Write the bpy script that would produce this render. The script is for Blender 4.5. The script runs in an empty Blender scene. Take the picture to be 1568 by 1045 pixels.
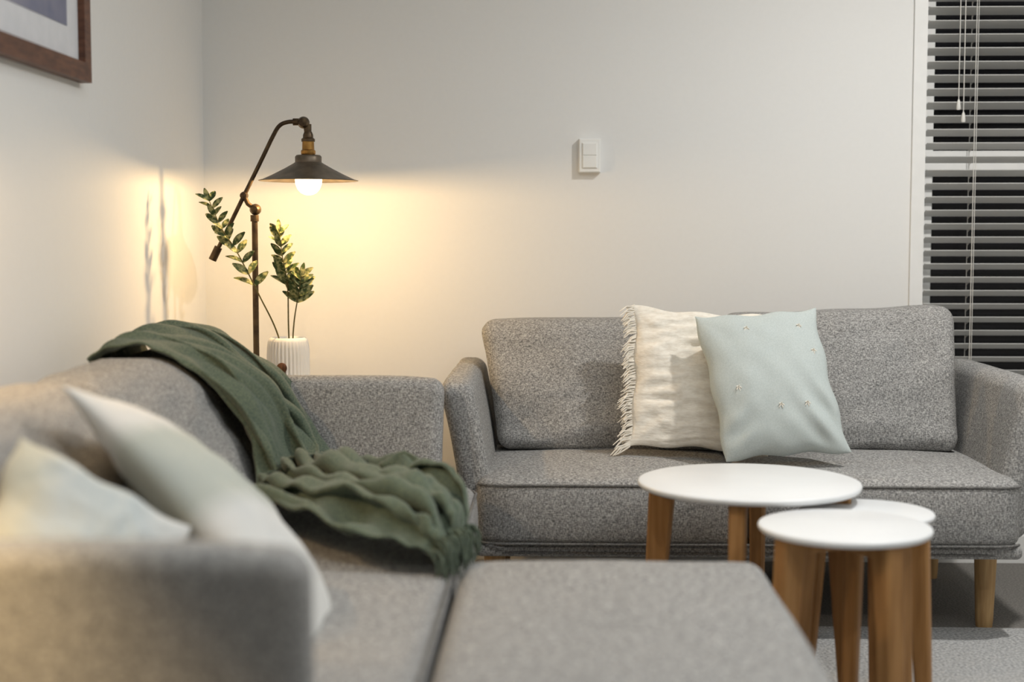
import bpy, math, random
from mathutils import Vector, Matrix, noise
random.seed(7)
V=Vector
scene=bpy.context.scene
# ------------------------------------------------------------------ helpers
def srgb(r,g,b):
    f=lambda c:(c/255/12.92) if c/255<=0.04045 else ((c/255+0.055)/1.055)**2.4
    return (f(r),f(g),f(b),1)
def base_mat(name,col,rough=.6,metal=0.0,spec=.5):
    m=bpy.data.materials.new(name); m.use_nodes=True
    b=m.node_tree.nodes['Principled BSDF']
    b.inputs['Base Color'].default_value=col
    b.inputs['Roughness'].default_value=rough
    b.inputs['Metallic'].default_value=metal
    b.inputs['Specular IOR Level'].default_value=spec
    return m,b,m.node_tree
def noise_mat(name,c1,c2,scale=(50,50,50),detail=4,rough=.8,bump=.2,bdist=.002,metal=0,spec=.3,lo=.35,hi=.65,coord='Object',sheen=0,big=0):
    m,b,nt=base_mat(name,c1,rough,metal,spec)
    N=nt.nodes; L=nt.links
    tc=N.new('ShaderNodeTexCoord'); mp=N.new('ShaderNodeMapping'); mp.inputs['Scale'].default_value=scale
    nz=N.new('ShaderNodeTexNoise'); nz.inputs['Scale'].default_value=1; nz.inputs['Detail'].default_value=detail
    cr=N.new('ShaderNodeValToRGB'); cr.color_ramp.elements[0].position=lo; cr.color_ramp.elements[1].position=hi
    cr.color_ramp.elements[0].color=c1; cr.color_ramp.elements[1].color=c2
    L.new(tc.outputs[coord],mp.inputs[0]); L.new(mp.outputs[0],nz.inputs['Vector'])
    L.new(nz.outputs[0],cr.inputs[0]); L.new(cr.outputs[0],b.inputs['Base Color'])
    if bump>0:
        bp=N.new('ShaderNodeBump'); bp.inputs['Strength'].default_value=bump; bp.inputs['Distance'].default_value=bdist
        L.new(nz.outputs[0],bp.inputs['Height']); L.new(bp.outputs[0],b.inputs['Normal'])
    if sheen: b.inputs['Sheen Weight'].default_value=sheen
    return m
def tweed(name,dark,light,mid):
    m,b,nt=base_mat(name,mid,.95,0,.15)
    N=nt.nodes; L=nt.links
    tc=N.new('ShaderNodeTexCoord')
    outs=[]
    for sc in ((140,140,460),(380,380,120)):
        mp=N.new('ShaderNodeMapping'); mp.inputs['Scale'].default_value=sc
        nz=N.new('ShaderNodeTexNoise'); nz.inputs['Scale'].default_value=1; nz.inputs['Detail'].default_value=2
        L.new(tc.outputs['Object'],mp.inputs[0]); L.new(mp.outputs[0],nz.inputs['Vector']); outs.append(nz.outputs[0])
    ad=N.new('ShaderNodeMath'); ad.operation='ADD'; L.new(outs[0],ad.inputs[0]); L.new(outs[1],ad.inputs[1])
    hf=N.new('ShaderNodeMath'); hf.operation='MULTIPLY'; hf.inputs[1].default_value=.5; L.new(ad.outputs[0],hf.inputs[0])
    cr=N.new('ShaderNodeValToRGB'); e=cr.color_ramp.elements
    e[0].position=.36; e[0].color=dark; e[1].position=.64; e[1].color=light
    k=e.new(.5); k.color=mid
    L.new(hf.outputs[0],cr.inputs[0]); L.new(cr.outputs[0],b.inputs['Base Color'])
    bp=N.new('ShaderNodeBump'); bp.inputs['Strength'].default_value=.45; bp.inputs['Distance'].default_value=.002
    L.new(hf.outputs[0],bp.inputs['Height']); L.new(bp.outputs[0],b.inputs['Normal'])
    return m
def catmull(P,n=8):
    P=[V(p) for p in P]
    if len(P)<3: return P
    out=[]
    Q=[P[0]*2-P[1]]+P+[P[-1]*2-P[-2]]
    for i in range(1,len(Q)-2):
        for k in range(n):
            t=k/n
            a,b,c,d=Q[i-1],Q[i],Q[i+1],Q[i+2]
            out.append(.5*((2*b)+(c-a)*t+(2*a-5*b+4*c-d)*t*t+(-a+3*b-3*c+d)*t**3))
    out.append(P[-1]); return out
class MB:
    def __init__(s): s.v=[];s.f=[];s.m=[];s.uv=None
    def add(s,vs,fs,mi=0):
        o=len(s.v); s.v+= [tuple(p) for p in vs]; s.f+=[tuple(i+o for i in f) for f in fs]; s.m+=[mi]*len(fs)
    def tube(s,P,r,n=10,mi=0,caps=True):
        P=[V(p) for p in P]; m=len(P)
        R=r if isinstance(r,(list,tuple)) else [r]*m
        vs=[];fs=[]
        t0=(P[1]-P[0]).normalized()
        up=V((0,0,1)) if abs(t0.z)<.9 else V((1,0,0))
        a=t0.cross(up).normalized()
        for i in range(m):
            t=(P[min(i+1,m-1)]-P[max(i-1,0)]).normalized()
            a=(a-t*a.dot(t)).normalized(); b=t.cross(a)
            for k in range(n):
                an=2*math.pi*k/n
                vs.append(P[i]+(a*math.cos(an)+b*math.sin(an))*R[i])
        for i in range(m-1):
            for k in range(n):
                k2=(k+1)%n
                fs.append((i*n+k,i*n+k2,(i+1)*n+k2,(i+1)*n+k))
        if caps:
            fs.append(tuple(range(n))[::-1]); fs.append(tuple((m-1)*n+k for k in range(n)))
        s.add(vs,fs,mi)
    def lathe(s,prof,c=(0,0,0),n=48,mi=0,rib=None,M=None,capb=False,capt=False):
        c=V(c); vs=[];fs=[]
        for r,z in prof:
            for k in range(n):
                an=2*math.pi*k/n
                rr=r+(rib(an,z,r) if rib else 0)
                p=V((rr*math.cos(an),rr*math.sin(an),z))
                if M: p=M@p
                vs.append(c+p)
        for i in range(len(prof)-1):
            for k in range(n):
                k2=(k+1)%n
                fs.append((i*n+k,i*n+k2,(i+1)*n+k2,(i+1)*n+k))
        if capb: fs.append(tuple(range(n))[::-1])
        if capt: fs.append(tuple((len(prof)-1)*n+k for k in range(n)))
        s.add(vs,fs,mi)
    def box(s,lo,hi,mi=0):
        x0,y0,z0=lo;x1,y1,z1=hi
        s.add([(x0,y0,z0),(x1,y0,z0),(x1,y1,z0),(x0,y1,z0),(x0,y0,z1),(x1,y0,z1),(x1,y1,z1),(x0,y1,z1)],
              [(0,3,2,1),(4,5,6,7),(0,1,5,4),(1,2,6,5),(2,3,7,6),(3,0,4,7)],mi)
    def beam(s,p0,p1,w0,d0,w1,d1,xdir,mi=0,ch=.22):
        p0=V(p0);p1=V(p1);t=(p1-p0).normalized();x=V(xdir);x=(x-t*x.dot(t)).normalized();y=t.cross(x)
        vs=[]
        for p,w,d in ((p0,w0,d0),(p1,w1,d1)):
            c=min(w,d)*ch
            for sx,sy in ((w-c,d),(-w+c,d),(-w,d-c),(-w,-d+c),(-w+c,-d),(w-c,-d),(w,-d+c),(w,d-c)):
                vs.append(p+x*sx+y*sy)
        fs=[(k,(k+1)%8,8+(k+1)%8,8+k) for k in range(8)]+[tuple(range(8))[::-1],tuple(range(8,16))]
        s.add(vs,fs,mi)
    def build(s,name,mats,parent=None,smooth=True,angle=40):
        me=bpy.data.meshes.new(name); me.from_pydata(s.v,[],s.f); 
        import bmesh
        bm=bmesh.new(); bm.from_mesh(me); bmesh.ops.recalc_face_normals(bm,faces=bm.faces); bm.to_mesh(me); bm.free()
        if not isinstance(mats,(list,tuple)): mats=[mats]
        for m in mats: me.materials.append(m)
        for p,mi in zip(me.polygons,s.m): p.material_index=mi
        ob=bpy.data.objects.new(name,me); scene.collection.objects.link(ob)
        if smooth:
            me.shade_smooth()
            try: me.set_sharp_from_angle(angle=math.radians(angle))
            except Exception: pass
        if s.uv:
            l=me.uv_layers.new(name='UVMap')
            for lp in me.loops: l.data[lp.index].uv=s.uv[lp.vertex_index]
        if parent: attach(ob,parent)
        return ob
def empty(name,loc):
    e=bpy.data.objects.new(name,None); e.location=loc; e.empty_display_size=.1
    scene.collection.objects.link(e); return e
def attach(ob,parent):
    ob.parent=parent; ob.matrix_parent_inverse=Matrix.Translation(-V(parent.location))
def soft_box(name,lo,hi,r,mat,parent,fn=None,step=.035,X=None):
    lo=V(lo);hi=V(hi);c=(lo+hi)/2;h=(hi-lo)/2
    r=min(r,h.x*.98,h.y*.98,h.z*.98)
    ax=[]
    for i in range(3):
        inn=h[i]-r; K=4
        tail=[inn+r*math.tan(math.radians(45*k/K)) for k in range(1,K+1)]
        n=max(1,int(2*inn/step)+1)
        mid=[-inn+2*inn*k/n for k in range(n+1)]
        ax.append([-t for t in tail[::-1]]+mid+tail)
    idx={};vs=[];fs=[]
    def vid(p):
        k=(round(p[0],6),round(p[1],6),round(p[2],6))
        if k in idx: return idx[k]
        P=V(p); cl=V([max(-(h[i]-r),min(h[i]-r,P[i])) for i in range(3)])
        d=P-cl
        Q=cl+d.normalized()*r
        if fn: Q=V(fn(Q,h))
        Q=Q+c
        if X: Q=X(Q)
        idx[k]=len(vs); vs.append(Q); return idx[k]
    for a in range(3):
        b_,c_=(a+1)%3,(a+2)%3
        for sg in (-1,1):
            for i in range(len(ax[b_])-1):
                for j in range(len(ax[c_])-1):
                    q=[]
                    for (ii,jj) in ((i,j),(i+1,j),(i+1,j+1),(i,j+1)):
                        p=[0,0,0];p[a]=sg*h[a];p[b_]=ax[b_][ii];p[c_]=ax[c_][jj]; q.append(vid(p))
                    if sg<0:q=q[::-1]
                    fs.append(tuple(q))
    mb=MB(); mb.add(vs,fs); return mb.build(name,mat,parent,angle=80)
# ------------------------------------------------------------------ materials
M_wall=noise_mat('wall_paint',srgb(232,232,230),srgb(233,233,231),(60,60,60),2,.75,.0,.001)
M_ceil=noise_mat('ceiling_paint',srgb(236,235,233),srgb(238,237,235),(20,20,20),3,.8,.0,.001)
M_trim=noise_mat('trim_paint',srgb(234,234,232),srgb(238,238,236),(20,20,20),2,.4,.0,.001)
M_carpet=noise_mat('dark_carpet',srgb(104,101,97),srgb(134,131,126),(160,160,160),5,.95,.6,.004)
M_rug=noise_mat('grey_rug',srgb(140,141,141),srgb(196,196,195),(130,130,130),5,.95,.9,.006)
M_sofa=tweed('grey_tweed',srgb(98,98,98),srgb(192,191,188),srgb(148,147,145))
M_pipe=tweed('grey_tweed_seam',srgb(84,83,82),srgb(142,140,137),srgb(114,113,111))
M_oak=noise_mat('oak_wood',srgb(150,108,64),srgb(180,136,86),(60,60,5),4,.5,.1,.001,lo=.3,hi=.7)
M_leg=noise_mat('pale_wood',srgb(170,134,90),srgb(196,162,114),(70,70,6),4,.5,.1,.001)
M_white=noise_mat('white_laminate',srgb(230,232,233),srgb(234,236,237),(5,5,5),2,.35,.01,.0005,spec=.4)
M_bronze=noise_mat('dark_bronze',srgb(72,60,48),srgb(98,82,62),(40,40,40),3,.38,.05,.0005,metal=.8)
M_brass=noise_mat('aged_brass',srgb(150,112,60),srgb(176,134,74),(40,40,40),3,.35,.05,.0005,metal=.9)
M_shade=noise_mat('shade_metal',srgb(92,84,72),srgb(116,104,90),(30,30,30),3,.42,.03,.0005,metal=.6)
M_vase=noise_mat('white_ceramic',srgb(224,224,221),srgb(232,231,228),(8,8,8),2,.45,.03,.001,spec=.5)
M_dark=noise_mat('dark_wood_bead',srgb(70,44,26),srgb(104,66,38),(120,120,30),3,.5,.1,.0005)
M_leaf=noise_mat('leaf_green',srgb(58,74,42),srgb(168,166,116),(70,70,70),3,.55,.1,.001,lo=.44,hi=.64,spec=.2)
M_stem=noise_mat('stem',srgb(86,82,46),srgb(110,100,58),(90,90,90),2,.6,.1,.001)
M_throw=noise_mat('green_throw',srgb(74,88,77),srgb(108,117,98),(260,260,260),3,.95,.5,.002,sheen=.2,spec=.1)
M_cream=noise_mat('cream_cotton',srgb(230,223,210),srgb(242,237,226),(60,60,160),4,.95,.4,.003,spec=.1)
M_mint=noise_mat('mint_linen',srgb(184,193,191),srgb(195,203,201),(300,300,300),2,.9,.2,.001,spec=.15)
M_slat=noise_mat('blind_slat',srgb(228,228,226),srgb(233,233,231),(10,10,10),2,.35,.0,.0005)
nt=M_slat.node_tree; pb_=nt.nodes['Principled BSDF']; om=[n for n in nt.nodes if n.type=='OUTPUT_MATERIAL'][0]
tl=nt.nodes.new('ShaderNodeBsdfTranslucent'); tl.inputs[0].default_value=srgb(228,228,226); mxs=nt.nodes.new('ShaderNodeMixShader'); mxs.inputs[0].default_value=.35
nt.links.new(pb_.outputs[0],mxs.inputs[1]); nt.links.new(tl.outputs[0],mxs.inputs[2]); nt.links.new(mxs.outputs[0],om.inputs[0])
M_cord=base_mat('blind_cord',srgb(224,222,216),.7)[0]
M_night=noise_mat('night_glass',(.004,.004,.005,1),(.007,.007,.009,1),(3,3,3),2,.12,.0,.001,spec=.4)
M_walnut=noise_mat('walnut_frame',srgb(84,56,44),srgb(112,76,58),(20,20,90),4,.45,.1,.001)
M_mat=noise_mat('picture_mat',srgb(218,220,224),srgb(224,225,229),(20,20,20),2,.8,.02,.0005)
M_art=noise_mat('picture_print',srgb(120,124,146),srgb(160,158,172),(5,5,5),3,.7,.02,.0005)
M_switch=noise_mat('switch_plastic',srgb(240,240,236),srgb(243,243,240),(8,8,8),2,.35,.01,.0005)
def stripe_mat(name,stops,axis=0):
    m,b,nt=base_mat(name,(1,1,1,1),.95,0,.1); N=nt.nodes;L=nt.links
    tc=N.new('ShaderNodeTexCoord'); sp=N.new('ShaderNodeSeparateXYZ'); cr=N.new('ShaderNodeValToRGB')
    L.new(tc.outputs['UV'],sp.inputs[0]); L.new(sp.outputs[axis],cr.inputs[0]); L.new(cr.outputs[0],b.inputs['Base Color'])
    e=cr.color_ramp.elements
    while len(e)>1: e.remove(e[-1])
    e[0].position=stops[0][0]; e[0].color=stops[0][1]
    for p,c in stops[1:]:
        k=e.new(p); k.color=c
    nz=N.new('ShaderNodeTexNoise'); nz.inputs['Scale'].default_value=260; L.new(tc.outputs['Object'],nz.inputs['Vector'])
    bp=N.new('ShaderNodeBump'); bp.inputs['Strength'].default_value=.2; bp.inputs['Distance'].default_value=.001
    L.new(nz.outputs[0],bp.inputs['Height']); L.new(bp.outputs[0],b.inputs['Normal'])
    return m
W=srgb(214,214,211); GG=srgb(184,188,180); YE=srgb(206,202,184)
M_pA=stripe_mat('pale_linen',[(0,W),(.18,W),(.26,GG),(.50,GG),(.58,W),(1,W)],0)
M_pB=stripe_mat('pale_cotton',[(0,YE),(.10,YE),(.26,srgb(198,202,199)),(.62,srgb(192,199,199)),(1,W)],0)  # yellow end: warm lamp tint put into the pillow colour
# ------------------------------------------------------------------ room
XL,YB,XR,YF,H=-1.16,4.70,3.2,-1.6,2.5
WX0,WX1,WZ0,WZ1=1.205,2.7,.40,2.25
def room(name,boxes,mat):
    mb=MB()
    for b in boxes: mb.box(*b)
    return mb.build(name,mat,smooth=False)
room('floor',[((XL-.12,YF-.12,-.1),(XR+.12,YB+.12,0))],M_carpet)
room('ceiling',[((XL-.12,YF-.12,H),(XR+.12,YB+.12,H+.1))],M_ceil)
room('wall_left',[((XL-.12,YF,0),(XL,YB,H))],M_wall)
room('wall_right',[((XR,YF,0),(XR+.12,YB,H))],M_wall)
room('wall_front',[((XL-.12,YF-.12,0),(XR+.12,YF,H))],M_wall)
room('wall_back',[((XL-.12,YB,0),(WX0,YB+.12,H)),((WX1,YB,0),(XR+.12,YB+.12,H)),((WX0,YB,0),(WX1,YB+.12,WZ0)),((WX0,YB,WZ1),(WX1,YB+.12,H))],M_wall)
room('baseboard_back',[((XL+.012,YB-.012,0),(XR-.012,YB,.09))],M_trim)
room('baseboard_left',[((XL,YF,0),(XL+.012,YB,.09))],M_trim)
room('baseboard_right',[((XR-.012,YF,0),(XR,YB,.09))],M_trim)
rg=empty('area_rug',(1.1,2.5,0))
def frug(p,h):
    q=p.copy(); q.z+=.001*noise.noise(V((p.x*30,p.y*30,0)))*(p.z>0); return q
soft_box('rug_pile',(-.26,.9,.0005),(2.5,3.87,.0075),.003,M_rug,rg,frug,step=.05)
# window
wn=empty('window_1',((WX0+WX1)/2,YB+.06,WZ0))
mb=MB()
mb.box((WX0,YB+.06,WZ0),(WX0+.04,YB+.11,WZ1)); mb.box((WX1-.04,YB+.06,WZ0),(WX1,YB+.11,WZ1))
mb.box((WX0,YB+.06,WZ0),(WX1,YB+.11,WZ0+.04)); mb.box((WX0,YB+.06,WZ1-.04),(WX1,YB+.11,WZ1))
mb.box((WX0,YB+.055,1.295),(WX1,YB+.11,1.36))
mb.build('window_frame',M_trim,wn,smooth=False)
mb=MB(); mb.box((WX0+.02,YB+.085,WZ0+.02),(WX1-.02,YB+.09,WZ1-.02)); mb.build('night_glass_pane',M_night,wn,smooth=False)
mb=MB()
mb.box((WX0-.045,YB-.012,WZ0-.04),(WX0-.003,YB,WZ1+.045)); mb.box((WX1+.003,YB-.012,WZ0-.04),(WX1+.045,YB,WZ1+.045))
mb.box((WX0-.045,YB-.012,WZ1+.003),(WX1+.045,YB,WZ1+.045)); mb.box((WX0-.06,YB-.03,WZ0-.04),(WX1+.06,YB,WZ0-.003))
o=mb.build('trim_1',M_trim,smooth=False)
# blinds
bl=empty('venetian_blind',((WX0+WX1)/2,YB,WZ1))
mb=MB(); tilt=math.radians(22); pitch=.0435; z=WZ0+.06; yc=YB+.004
bx0,bx1=WX0+.002,WX1-.006
nsl=0
while z<WZ1-.05:
    vs=[];fs=[]
    for sx,x in enumerate((bx0,bx1)):
        for k in range(7):
            t=-1+2*k/6; w=.025*t; c=.0028*(1-t*t)
            y=yc+w*math.cos(tilt)-c*math.sin(-tilt); zz=z-w*math.sin(tilt)+c
            vs.append((x,y,zz)); 
    n=7
    top=[(i,i+1,n+i+1,n+i) for i in range(6)]
    vs2=[(a,b,c-.0024) for a,b,c in vs]
    fs=top+[tuple(14+q for q in f[::-1]) for f in top]
    fs+=[(0,n,14+n,14),(6,20,14+13,13)]+[(i,14+i,15+i,i+1) for i in range(6)]+[(7+i,8+i,22+i,21+i) for i in range(6)]
    mb.add(vs+vs2,fs); z+=pitch
mb.build('slats',M_slat,bl,angle=50)
mb=MB(); mb.box((bx0,yc-.028,WZ1-.045),(bx1,yc+.028,WZ1-.002)); mb.box((bx0,yc-.025,WZ0+.012),(bx1,yc+.025,WZ0+.034)); mb.build('head_and_bottom_rails',M_trim,bl,smooth=False)
mb=MB()
for x in (1.355,2.0,2.58):
    for dy in (-.027,.027): mb.tube([(x,yc+dy,WZ0+.03),(x,yc+dy,WZ1-.04)],.0012,6)
    mb.tube([(x+.006,yc-.028,WZ0+.03),(x+.006,yc-.028,WZ1-.04)],.001,6)
    zz=WZ0+.06
    while zz<WZ1-.05: mb.tube([(x,yc-.027,zz),(x,yc+.027,zz-.02)],.0008,5); zz+=pitch
for x,zb in ((1.300,1.51),(1.316,1.47)):
    mb.tube([(x,yc-.036,zb),(x,yc-.036,WZ1-.04)],.0013,6)
    mb.lathe([(.002,.03),(.005,.022),(.0075,0),(.0055,-.004)],(x,yc-.036,zb-.02),12,capb=True,capt=True)
mb.build('cords',M_cord,bl)
# switch
sw=MB()
sx,sz=.113,1.342
def rbox(mb,lo,hi,ch):
    x0,y0,z0=lo;x1,y1,z1=hi
    vs=[(x0,y1,z0),(x1,y1,z0),(x1,y1,z1),(x0,y1,z1),(x0,y0+ch,z0),(x1,y0+ch,z0),(x1,y0+ch,z1),(x0,y0+ch,z1),(x0+ch,y0,z0+ch),(x1-ch,y0,z0+ch),(x1-ch,y0,z1-ch),(x0+ch,y0,z1-ch)]
    fs=[(0,1,2,3)]
    for a,b in ((0,4),(4,8)):
        for k in range(4): fs.append((a+k,a+(k+1)%4,b+(k+1)%4,b+k))
    fs.append((8,9,10,11)); mb.add(vs,fs)
rbox(sw,(sx-.035,YB-.028,sz-.055),(sx+.035,YB,sz+.055),.003)
rbox(sw,(sx-.025,YB-.031,sz-.042),(sx+.025,YB-.027,sz+.042),.0015)
rbox(sw,(sx-.023,YB-.034,sz+.001),(sx+.023,YB-.030,sz+.040),.0015)
rbox(sw,(sx-.023,YB-.0335,sz-.040),(sx+.023,YB-.030,sz-.001),.0015)
sw.build('light_switch',M_switch,smooth=False)
# picture frame on left wall
pf=empty('picture_frame',(XL,3.1,1.8))
fy0,fy1,fz0,fz1=2.56,3.475,1.450,2.15; fw=.045; fd=.03
mb=MB()
x0,x1=XL+.001,XL+fd
mb.box((x0,fy0,fz0),(x1,fy1,fz0+fw)); mb.box((x0,fy0,fz1-fw),(x1,fy1,fz1))
mb.box((x0,fy0,fz0+fw),(x1,fy0+fw,fz1-fw)); mb.box((x0,fy1-fw,fz0+fw),(x1,fy1,fz1-fw))
o=mb.build('wood_frame',M_walnut,pf,smooth=False)
mb=MB(); mb.box((x0,fy0+fw,fz0+fw),(x0+.012,fy1-fw,fz1-fw)); mb.build('mat_board',M_mat,pf,smooth=False)
mb=MB(); mb.box((x0+.012,fy0+fw+.08,fz0+fw+.075),(x0+.0135,fy1-fw-.08,fz1-fw-.075)); mb.build('art_print',M_art,pf,smooth=False)
# ------------------------------------------------------------------ sofas
def nz(p,s,seed=0): return noise.noise(V((p.x*s+seed*7.3,p.y*s+seed*3.1,p.z*s+seed*5.7)))
def sofa(name,X,L,D,loc,cy=(.46,.62),ctop=.83,seed=0,tops=(0,0),x0=.062,armh=.70,widen=(0,0),wrk=1.0):
    e=empty(name,loc)
    wx=lambda p:X(V(p))
    soft_box('base_rail',(0,.03,.225),(L,D-.03,.262),.015,M_sofa,e,X=wx)
    half=L/2
    for i in range(2):
        def fn(p,h,i=i):
            q=p.copy()
            fx=max(0,1-(p.x/h.x)**2); fy=max(0,1-(p.y/h.y)**2); fz=max(0,1-(p.z/h.z)**2)
            if p.z>0: q.z+=.024*(fx**.6)*(fy**.6)+.005*nz(p,7,seed+i)
            q.y-=.012*fz*(1 if p.y<0 else 0)*fx**.5
            ox=(-p.x if i==0 else p.x)
            t=max(0,(ox-(h.x-.10))/.10); 
            if p.y<0: q.y+=.045*t*t*min(1,-p.y/h.y)
            return q
        soft_box('seat_cushion_%d'%(i+1),(i*half+.002,0,.262),((i+1)*half-.002,.68,.432),.028,M_sofa,e,fn,X=wx)
    mb=MB()
    for zz,yy in ((.424,.006),(.268,.004),(.238,.034)):
        pts=[]
        for k in range(41):
            x=L*k/40; ox=max(0,(abs(x-half)-(half-.10))/.10)
            pts.append(wx((min(max(x,.008),L-.008),yy+.045*ox*ox-(.008 if zz>.4 else .004),zz-.004*ox)))
        mb.tube(pts,.0035,8)
    mb.build('seam_piping',M_pipe,e)
    for i,sg in enumerate((-1,1)):
        xa=(-.035,.055) if sg<0 else (L-.055,L+.035)
        def fa(p,h,sg=sg):
            q=p.copy(); t=min(1,max(0,(p.z+h.z)/(2*h.z)))
            q.x+=sg*.07*t**1.4
            fr=max(0,(-p.y-(h.y-.16))/.16)
            q.y+=-.010*fr*t
            q.z-=.010*fr*fr*(1 if p.z>0 else 0)
            q.x+=.003*nz(p,8,seed+3+i)
            return q
        soft_box('arm_%d'%(i+1),(xa[0],.10,.262),(xa[1],D-.02,armh),.034,M_sofa,e,fa,X=wx)
    def fb(p,h):
        q=p.copy(); t=(p.z+h.z)/(2*h.z); q.y+=.05*t; return q
    soft_box('back_frame',(.03,D-.16,.262),(L-.03,D-.06,.70),.03,M_sofa,e,fb,X=wx)
    cw=(L-2*x0)/2
    for i in range(2):
        def fc(p,h,i=i):
            q=p.copy(); t=min(1,max(0,(p.z+h.z)/(2*h.z)))
            fx=max(0,1-(p.x/h.x)**2); fz=max(0,1-(p.z/h.z)**2)
            sgn=-1 if p.y<0 else 1
            bul=fx**.7*fz**.7
            q.y+=sgn*(.035*bul)
            q.y+=wrk*(.013*nz(V((p.x,p.y*.3,p.z*1.6)),6,seed+i)*(1 if sgn<0 else .3)+.008*nz(V((p.x*.7,0,p.z*2)),13,seed+i+5))
            if sgn<0: q.y-=wrk*.014*math.exp(-((t-.16-.05*math.sin(p.x*9+seed))/.06)**2)*fx
            q.y+=(cy[1]-cy[0])*t
            q.z+=.012*nz(V((p.x,0,0)),4.5,seed+i+2)*t+tops[i]*t*(1+.4*(p.x/h.x))
            if t>.8: q.z-=.006*(abs(p.x)/h.x)**8
            q.x*=1-.018*fz
            q.x+=(-1 if i==0 else 1)*widen[i]*max(0,(p.x if i else -p.x)/h.x)*t
            return q
        soft_box('back_cushion_%d'%(i+1),(x0+i*cw+.003,cy[0],.445),(x0+(i+1)*cw-.003,cy[0]+.16,ctop),.04,M_sofa,e,fc,step=.018,X=wx)
    mb=MB()
    for lx in (.045,L-.045):
        for ly in (.21,D-.14):
            mb.lathe([(.022,0),(.024,.02),(.030,.19),(.030,.226)],X(V((lx,ly,0))),20,capb=True,capt=True)
    mb.build('wooden_legs',M_leg,e)
    return e
YS=3.70; XS=-.21
sofa('two_seater_sofa',lambda p:V((XS+p.x,YS+p.y,p.z)),1.445,.92,(XS+.7,YS+.4,0),seed=1,tops=(.0,.03),ctop=.825,x0=.04,armh=.69,widen=(.065,.02))
XF=-.20; Y0=1.72
sofa('corner_sofa',lambda p:V((XF-p.y,Y0+p.x,p.z)),1.95,.93,(XF-.45,Y0+.97,0),cy=(.48,.68),seed=11,ctop=.80,armh=.71)
# ottoman
ot=empty('ottoman',(.1,2.25,0))
def fo(p,h):
    q=p.copy(); fx=max(0,1-(p.x/h.x)**2); fy=max(0,1-(p.y/h.y)**2)
    if p.z>0: q.z+=.030*fx**.5*fy**.5+.004*noise.noise(V((p.x*6,p.y*6,3)))
    return q
soft_box('seat',(-.183,1.72,.262),(.412,2.76,.438),.04,M_sofa,ot,fo)
soft_box('base_rail',(-.18,1.74,.225),(.40,2.74,.262),.015,M_sofa,ot)
mb=MB()
for x in (-.12,.34):
    for y in (1.8,2.68): mb.lathe([(.022,.009),(.024,.02),(.030,.19),(.030,.226)],(x,y,0),20,capb=True,capt=True)
mb.build('wooden_legs',M_leg,ot)
# ------------------------------------------------------------------ pillows
def pillow_mesh(c,ux,uy,w,h,t,N=64,seed=0,pinch=.07,wr=.006,aniso=(1,1),wfreq=5,edge=.5,bend=0,fn=None,crk=.7):
    c=V(c);ux=V(ux).normalized();uy=V(uy);uy=(uy-ux*uy.dot(ux)).normalized();un=ux.cross(uy)
    vs=[];fs=[];uv=[]
    def P(u,v,s):
        x=w/2*u*(1-pinch*(1-v*v)*u*u); y=h/2*v*(1-pinch*(1-u*u)*v*v)
        env=max(0,(1-u**4)*(1-v**4))
        z=s*t/2*(max(0,(1-u*u)*(1-v*v))**edge)
        n=noise.noise(V((u*wfreq*aniso[0]+seed,v*wfreq*aniso[1],s*3+seed)))
        n2=noise.noise(V((u*wfreq*2.3*aniso[0]+seed+9,v*wfreq*2.3*aniso[1],s*3+seed)))
        cr=0
        for cx in(-1,1):
            for cy in(-1,1):
                dx,dy=u-cx,v-cy; d=math.hypot(dx,dy)
                if d<1.0: cr+=math.sin(math.atan2(dy,dx)*9+seed)*(1-d)*min(1,d*2.5)
        z+=(n*wr+n2*wr*.5)*env*2+cr*wr*crk*env
        z+=bend*(u*u+v*v-.6)
        x+=.004*math.sin(v*9+seed)*abs(u)**3; y+=.004*math.sin(u*8+seed)*abs(v)**3
        if fn: x,y,z=fn(u,v,x,y,z,s)
        return c+ux*x+uy*y+un*z
    A=[math.sin(math.pi/2*(-1+2*i/N)) for i in range(N+1)]
    id0={}
    for s in (1,-1):
        for i,u in enumerate(A):
            for j,v in enumerate(A):
                if s==-1 and (i in(0,N) or j in (0,N)): id0[(s,i,j)]=id0[(1,i,j)]; continue
                id0[(s,i,j)]=len(vs); vs.append(P(u,v,s)); uv.append(((u+1)/2,(v+1)/2))
        for i in range(N):
            for j in range(N):
                q=(id0[(s,i,j)],id0[(s,i+1,j)],id0[(s,i+1,j+1)],id0[(s,i,j+1)])
                fs.append(q if s==1 else q[::-1])
    mb=MB(); mb.add(vs,fs); mb.uv=uv
    return mb,P
# cream fringed pillow
cp=empty('cream_fringed_pillow',(.41,4.06,.46))
mb,P=pillow_mesh((.420,4.085,.666),(1,.05,-.07),(.07,.36,1),.40,.42,.11,seed=2,wr=.009,aniso=(.5,2.6),wfreq=4,pinch=.05)
mb.build('cushion',M_cream,cp,angle=180)
fr=MB()
for k in range(180):
    v=-1+2*k/179
    p=P(-1,v,1); 
    d=V((-1,-.15+random.uniform(-.5,.3),random.uniform(-.9,.15))).normalized(); ln=random.uniform(.03,.05)
    if v<-.85: ln*=1.4
    q=p+d*ln*.5; r=q+(d+V((0,0,-.7))).normalized()*ln*.5
    if r.z<.460: r.z=.460+random.uniform(0,.006)
    if q.z<.460: q.z=.463
    fr.tube([p+V((.006,0,0)),q,r],[.0022,.002,.0012],5)
fr.build('fringe',M_cream,cp)
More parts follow.
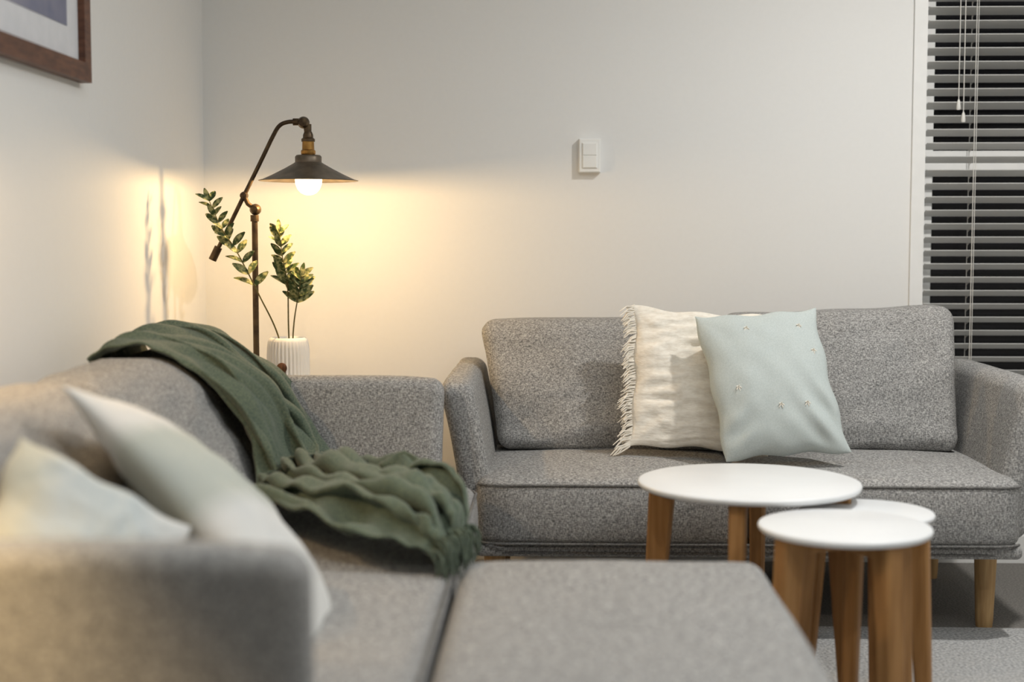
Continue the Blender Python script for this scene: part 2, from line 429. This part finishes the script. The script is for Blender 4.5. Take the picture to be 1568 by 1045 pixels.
# mint pillow
def mfn(u,v,x,y,z,s):
    x+=-.018*v
    k=math.exp(-((u-.75)**2+(v+.55)**2)/.16)*(1-u**6)*(1-v**6)
    z+=s*.013*k*math.sin(15*(u*.75+v*.65)+1.0)
    k2=math.exp(-((u+.75)**2+(v+.7)**2)/.08)*(1-u**6)*(1-v**6)
    z+=s*.008*k2*math.sin(16*(u*.5-v))
    return x,y,z
mp=empty('mint_tufted_pillow',(.61,3.92,.46))
mb,P=pillow_mesh((.597,3.93,.672),(1,.06,.065),(-.12,.46,1),.343,.428,.14,seed=5,wr=.004,wfreq=1.5,pinch=.045,fn=mfn,crk=.9)
mb.build('cushion',M_mint,mp,angle=180)
tf=MB()
for u,v in((-.25,.72),(.62,.72),(.75,.35),(.0,-.38),(.42,-.38),(-.6,-.1)):
    p=P(u,v,1); q=P(u,v,-1)
    if q.y<p.y: p=q
    for a in range(5):
        an=a*1.3; d=V((math.cos(an),-.6,math.sin(an)))*.008
        tf.tube([p+V((0,.002,0)),p+d*.6,p+d+V((0,0,-.003))],[.002,.0016,.001],5)
tf.build('tufts',M_cream,mp)
# pillows on corner sofa
pa=empty('pale_linen_pillow',(-.6,2.4,.46))
mb,P=pillow_mesh((-.570,2.40,.572),(.44,-.17,-.40),(-.24,.96,-.17),.585,.44,.15,seed=8,wr=.005,wfreq=3,pinch=.04,bend=-.02)
mb.build('cushion',M_pA,pa,angle=180)
pb=empty('pale_cotton_pillow',(-.66,2.0,.46))
mb,P=pillow_mesh((-.690,2.005,.598),(.73,.41,-.547),(.045,.77,.636),.30,.32,.12,seed=12,wr=.005,wfreq=3,pinch=.05)
mb.build('cushion',M_pB,pb,angle=180)
# ------------------------------------------------------------------ throw blanket
ST=[((-1.085,3.20,.71),(-1.085,3.60,.73),.008),
    ((-1.05,3.21,.78),(-1.05,3.62,.80),.012),
    ((-.98,3.20,.810),(-.98,3.66,.82),.022),
    ((-.89,3.20,.79),(-.865,3.68,.80),.028),
    ((-.80,3.19,.70),(-.750,3.68,.69),.040),
    ((-.73,3.20,.58),(-.665,3.67,.57),.040),
    ((-.68,3.16,.49),(-.590,3.62,.49),.038),
    ((-.67,3.00,.475),(-.53,3.44,.49),.044),
    ((-.57,2.86,.475),(-.41,3.24,.50),.052),
    ((-.43,2.75,.475),(-.29,3.08,.50),.056),
    ((-.30,2.69,.47),(-.21,2.96,.485),.044),
    ((-.235,2.66,.462),(-.190,2.87,.458),.022)]
Ls=catmull([s[0] for s in ST],10); Rs=catmull([s[1] for s in ST],10); As=catmull([(s[2],0,0) for s in ST],10)
nU=len(Ls); nV=100
G=[]
for i in range(nU):
    row=[]
    u=i/(nU-1)
    d=(Rs[i]-Ls[i]); t=((Ls[min(i+1,nU-1)]+Rs[min(i+1,nU-1)])-(Ls[max(i-1,0)]+Rs[max(i-1,0)])).normalized()
    n=t.cross(d.normalized()); n=-n if (n.z+n.x)<0 else n
    n.normalize()
    A=As[i].x
    for j in range(nV+1):
        v=j/nV
        ph=v*4.3+.6*math.sin(u*6+v*3)+.9*noise.noise(V((u*4,v*3,3)))
        f=(abs(math.sin(math.pi*ph))**.9)
        f=f*max(.15,.75+.8*noise.noise(V((u*5,v*5,0))))
        f2=abs(math.sin(math.pi*(v*9+1.2*math.sin(u*9)+noise.noise(V((u*8,v*4,9))))))
        arch=max(0,math.sin(math.pi*v))**.6
        b=noise.noise(V((u*14,v*6,5)))*.35
        if u>.6: b+=.45*noise.noise(V((u*26,v*9,2)))
        off=A*(1.15*f+.25*f2+b+.45*arch+.1)+.004
        side=d.normalized()*(A*.75*math.sin(2*math.pi*ph))
        row.append(Ls[i]+d*v+n*off+side)
    G.append(row)
th=empty('throw_blanket',(-.6,3.2,.46))
mb=MB(); vs=[p for r in G for p in r]; w=nV+1
mb.add(vs,[(i*w+j,i*w+j+1,(i+1)*w+j+1,(i+1)*w+j) for i in range(nU-1) for j in range(nV)])
o=mb.build('draped_cloth',M_throw,th,angle=180)
s=o.modifiers.new('thick','SOLIDIFY'); s.thickness=.005; s.offset=0
fr=MB()
for j in range(0,nV+1):
    for rep in range(2):
        p=G[-1][j]+V((random.uniform(-.01,0),random.uniform(-.004,.004),0))
        ln=random.uniform(.05,.085); d=V((random.uniform(.05,.4),random.uniform(-.5,.1),random.uniform(-.4,-.1))).normalized()
        q=p+d*ln*.4+V((.006,0,.004)); r=q+V((random.uniform(-.1,.25),random.uniform(-.4,.2),-1)).normalized()*ln*.6
        fr.tube(catmull([p,q,r],3),[.0024,.0024,.0022,.0022,.002,.002,.0014],5)
fr.build('fringe',M_throw,th)
# ------------------------------------------------------------------ nesting tables
def side_table(name,c,r,zt,rad,ang,mat=M_oak,wt=.018,wr=.030,th=.015,splay=.03,ap=.035):
    e=empty(name,(c[0],c[1],0))
    mb=MB(); z0=zt-th
    mb.lathe([(0.0001,z0),(r-.006,z0),(r-.002,z0+.003),(r,z0+.008),(r,zt-.005),(r-.0015,zt-.0015),(r-.006,zt),(.0001,zt)],(c[0],c[1],0),96)
    mb.build('round_top',M_white,e,angle=50)
    mb=MB()
    for k in range(4):
        a=math.radians(ang+90*k); d=V((math.cos(a),math.sin(a),0)); tn=V((-d.y,d.x,0))
        p1=V((c[0],c[1],z0))+d*rad; p0=V((c[0],c[1],.0095))+d*(rad+splay)
        mb.beam(p0,p1,wt*.8,wr*.62,wt,wr,tn,ch=.3)
    for k in range(2):
        a=math.radians(ang+90*k); d=V((math.cos(a),math.sin(a),0)); tn=V((-d.y,d.x,0))
        zc=z0-ap/2-.0005
        mb.beam(V((c[0],c[1],zc))-d*rad,V((c[0],c[1],zc))+d*rad,.012,ap/2,.012,ap/2,tn)
    mb.build('wooden_legs',mat,e,smooth=False)
    return e
side_table('round_side_table',(.46,3.35),.262,.50,.205,-104,wt=.019,wr=.031)
side_table('round_side_table',(.603,2.94),.178,.478,.135,-63,wt=.022,wr=.029)
side_table('round_side_table',(.705,3.20),.15,.458,.112,-25,wt=.019,wr=.026,splay=.025)
# ------------------------------------------------------------------ corner table, vase, lamp
ct=empty('corner_side_table',(-.735,4.28,0))
mb=MB(); mb.lathe([(.0001,.552),(.142,.552),(.147,.557),(.147,.567),(.142,.572),(.0001,.572)],(-.735,4.28,0),64); mb.build('round_top',M_white,ct)
mb=MB()
for a in (-60,60,180-25):
    a=math.radians(a); d=V((math.cos(a),math.sin(a),0)); c=V((-.735,4.28,0))
    mb.tube([c+d*.12,c+d*.085+V((0,0,.552))],[.010,.015],14)
mb.build('wooden_legs',M_oak,ct)
va=empty('ribbed_vase',(-.808,4.28,.572))
mb=MB(); vc=(-.808,4.28,.573)
rib=lambda an,z,r:(.0022*math.cos(an*34) if .008<z<.188 and r>.05 else 0)
prof=[(.0001,0),(.052,0),(.058,.004)]+[(.0605+.0025*math.sin(math.pi*z/.19),z) for z in [.01+.0178*k for k in range(11)]]+[(.058,.195),(.052,.2),(.046,.199),(.042,.192),(.042,.05),(.0001,.045)]
mb.lathe(prof,vc,204,rib=rib); mb.build('ceramic_body',M_vase,va,angle=60)
mb=MB()
Mx=Matrix.Rotation(math.pi/2,3,'X')
mb.lathe([(.0001,.006),(.010,.006),(.015,.003),(.016,0),(.015,-.004),(.0001,-.004)],(-.815,4.212,.685),24,M=Mx)
mb.tube([(-.815,4.212,.685),(-.80,4.214,.66),(-.79,4.215,.645)],.0015,6)
mb.lathe([(.0001,.004),(.007,.004),(.009,0),(.007,-.004),(.0001,-.004)],(-.79,4.213,.642),16,M=Mx)
mb.build('wooden_bead_tag',M_dark,va)
# plant
pl=empty('leafy_branches',(-.81,4.28,.62))
brs=[[(-.805,4.28,.62),(-.830,4.24,.78),(-.870,4.175,.90),(-.925,4.13,1.03),(-.965,4.11,1.10),(-.998,4.10,1.18)],
     [(-.80,4.28,.62),(-.805,4.275,.80),(-.803,4.255,.93),(-.815,4.24,1.02),(-.822,4.235,1.09)],
     [(-.80,4.28,.62),(-.79,4.275,.80),(-.772,4.26,.90),(-.760,4.25,.96)]]
sm=MB(); lf=MB()
def leaf(p,d,up,ln,wd):
    d=V(d).normalized(); s=d.cross(V(up)).normalized(); n=s.cross(d)
    K=6; vs=[];fs=[]
    for k in range(K+1):
        t=k/K; ww=wd*max(.01,math.sin(math.pi*min(1,t*.92+.04)))**.8; c=p+d*ln*t-n*(ln*.22*t*t)
        vs+= [c-s*ww+n*ww*.35,c,c+s*ww+n*ww*.35]
    for k in range(K):
        a=3*k; fs+=[(a,a+1,a+4,a+3),(a+1,a+2,a+5,a+4)]
    lf.add(vs,fs)
for bi,b in enumerate(brs):
    P=catmull(b,8); R=[.0028-.0016*i/len(P) for i in range(len(P))]
    sm.tube(P,R,7)
    st=[.45,.50,.56][bi]
    i0=int(len(P)*st); nl=[11,10,8][bi]; seq=[i0+(len(P)-1-i0)*k/nl for k in range(nl+1)]
    for k,si in enumerate(seq):
        i=min(int(si),len(P)-1); t=(P[min(i+1,len(P)-1)]-P[max(i-1,0)]).normalized()
        for sgn in (-1,1):
            an=(k%2)*1.1+random.uniform(-.4,.4)
            side=V((math.cos(an)*sgn,math.sin(an)*sgn*.8,0))
            ln=random.uniform(.050,.066)*(1-.03*k)
            leaf(P[i],side*.95+t*.75+V((0,0,.1)),V((0,-1,.4))+V((random.uniform(-.5,.5),)*3),ln,ln*.21)
    leaf(P[-1],t,V((0,-1,.1)),.04,.008)
sm.build('stems',M_stem,pl)
lf.build('leaves',M_leaf,pl,angle=180)
# floor lamp, standing half a metre off the back wall
LY=4.20; K=.95
def LP(x,y,z): return (x*K,LY+y,1.07+(z-1.07)*K)
fl=empty('floor_lamp',(-.935*K,LY,0))
mb=MB()
px=-.935*K
mb.lathe([(.0001,0),(.105,0),(.108,.006),(.105,.014),(.03,.022),(.014,.03),(.0001,.03)],(px,LY,0),48)
mb.tube([(px,LY,.02),LP(-.935,0,1.14)],.009,16)
mb.tube([LP(-.935,0,1.125),LP(-.935,0,1.145)],.0125,16)
mb.lathe([(.0001,-.02),(.010,-.018),(.016,-.008),(.017,0),(.016,.008),(.010,.018),(.0001,.02)],LP(-.932,0,1.162),20,M=Mx)
mb.tube([LP(-.932,0,1.162),LP(-.955,-.004,1.18),LP(-.966,-.006,1.205)],.007,12)
mb.lathe([(.0001,-.016),(.010,-.014),(.0125,0),(.010,.014),(.0001,.016)],LP(-.966,-.004,1.205),18,M=Mx)
mb.tube(catmull([LP(x,-.006,z) for x,z in ((-1.055,1.03),(-1.01,1.118),(-.966,1.205),(-.91,1.315),(-.875,1.385),(-.853,1.42),(-.825,1.432),(-.79,1.432))],8),.0062,14)
mb.tube([LP(-1.068,-.006,1.005),LP(-1.048,-.006,1.045)],.012,16)
mb.lathe([(.0001,-.02),(.012,-.018),(.017,-.008),(.018,0),(.017,.008),(.012,.018),(.0001,.02)],LP(-.778,-.004,1.43),24,M=Mx)
mb.tube([LP(-.81,-.006,1.432),LP(-.79,-.006,1.432)],.0105,14)
mb.tube([LP(-.767,0,1.425),LP(-.765,0,1.385)],[.012,.010],14)
mb.build('stand_and_arm',M_bronze,fl)
hc=LP(-.765,0,1.252)
sc_=lambda pr:[(r*K,z*K) for r,z in pr]
mb=MB()
mb.lathe(sc_([(.0001,.152),(.012,.15),(.016,.14),(.016,.132),(.021,.128),(.021,.120)]),hc,32)
mb.build('socket_cap',M_bronze,fl)
mb=MB()
mb.lathe(sc_([(.018,.125),(.019,.095),(.0225,.092),(.0225,.082),(.02,.078),(.022,.07)]),hc,32); mb.build('brass_socket',M_brass,fl)
mb=MB()
pr=[(.020,.079),(.037,.078),(.041,.073),(.041,.056),(.047,.052),(.075,.036),(.11,.018),(.142,.003),(.1545,0)]
mb.lathe(sc_(pr+[(r-.002,z-.002) for r,z in pr[::-1]]),hc,72)
mb.build('cone_shade',M_shade,fl,angle=50)
def bulb_mat(name,s):
    m=bpy.data.materials.new(name); m.use_nodes=True; nt=m.node_tree; nt.nodes.clear()
    ou=nt.nodes.new('ShaderNodeOutputMaterial'); em=nt.nodes.new('ShaderNodeEmission'); tr=nt.nodes.new('ShaderNodeBsdfTransparent'); mx=nt.nodes.new('ShaderNodeMixShader')
    em.inputs[0].default_value=(1,.80,.50,1); em.inputs[1].default_value=s; mx.inputs[0].default_value=.4
    nt.links.new(tr.outputs[0],mx.inputs[1]); nt.links.new(em.outputs[0],mx.inputs[2]); nt.links.new(mx.outputs[0],ou.inputs[0])
    return m
M_bulb=bulb_mat('glowing_bulb',6)
bprof=[(.0001,-.046),(.012,-.0445),(.024,-.039),(.034,-.028),(.0405,-.012),(.042,.002),(.037,.02),(.026,.036),(.016,.05),(.014,.07),(.0001,.07)]
mb=MB(); mb.lathe(sc_(bprof),hc,32); mb.build('light_bulb',M_bulb,fl)
def light(name,kind,loc,energy,col,size=.05,rot=None,**k):
    l=bpy.data.lights.new(name,kind); l.energy=energy; l.color=col
    if kind=='AREA':
        l.shape='DISK'; l.size=size
    else: l.shadow_soft_size=size
    for a,b in k.items(): setattr(l,a,b)
    o=bpy.data.objects.new(name,l); o.location=loc
    if rot: o.rotation_euler=rot
    scene.collection.objects.link(o); return o
lo=light('bulb_light','POINT',(hc[0],hc[1],hc[2]-.008),21,(1,.66,.30),.018); attach(lo,fl)
# assumed wall sconce for the glow on the left wall (just beyond the picture edge)
SY=2.46
sc=empty('assumed_wall_sconce',(XL,SY,1.3))
mb=MB(); mb.lathe([(.068,0),(.050,.12),(.0001,.122),(.0001,.119),(.048,.117),(.066,0),(.068,0)],(-1.072,SY,1.262),40)
mb.tube([(XL+.002,SY,1.40),(-1.09,SY,1.41),(-1.072,SY,1.38)],.007,10)
mb.lathe([(.0001,0),(.03,0),(.03,.01),(.0001,.01)],(XL,SY,1.40),24,M=Matrix.Rotation(math.pi/2,3,'Y'))
mb.build('shade_and_arm',M_shade,sc)
attach(light('assumed_sconce_light','POINT',(-1.06,SY,1.268),9.0,(1,.66,.32),.012),sc)
# ceiling downlights (assumed fittings, out of view)
WARM=(1,.975,.935)
def assumed_downlight(x,y,e,size):
    d=empty('assumed_ceiling_downlight',(x,y,H))
    mb=MB(); mb.lathe([(.05,-.001),(.062,-.001),(.064,-.006),(.055,-.01),(.05,-.006),(.05,-.001)],(x,y,H),40); mb.build('ring',M_trim,d)
    attach(light('lamp','AREA',(x,y,H-.012),e,WARM,size),d)
assumed_downlight(1.35,3.3,32,.10)
assumed_downlight(-.2,1.5,6,.10)
assumed_downlight(1.4,.9,11,.10)
fill=light('ceiling_fill_light','AREA',(.7,1.8,H-.015),20,(.90,.96,1.0),2.2)  # soft ambient fill added below the ceiling, not an actual fitting
# assumed spot beyond the near arm, unseen and without lamp body, for warm glow
d=V((-.78,1.63,.50))-V((-.95,1.15,1.1))
light('assumed_near_arm_spot','SPOT',(-.95,1.15,1.1),50,(1,.68,.32),.03,rot=d.to_track_quat('-Z','Y').to_euler(),spot_size=math.radians(58),spot_blend=1.0)
w=bpy.data.worlds.new('world'); scene.world=w; w.use_nodes=True
w.node_tree.nodes['Background'].inputs[0].default_value=(.01,.011,.014,1); w.node_tree.nodes['Background'].inputs[1].default_value=.3
# ------------------------------------------------------------------ camera
cd=bpy.data.cameras.new('camera'); cam=bpy.data.objects.new('camera',cd); scene.collection.objects.link(cam)
cam.location=(0,0,1.07); cam.rotation_euler=(math.radians(90-4.1),0,math.radians(1.72))
cd.lens=50; cd.sensor_width=36; cd.dof.use_dof=True; cd.dof.focus_distance=4.1; cd.dof.aperture_fstop=1.6
scene.camera=cam
scene.view_settings.view_transform='Standard'
scene.view_settings.exposure=0
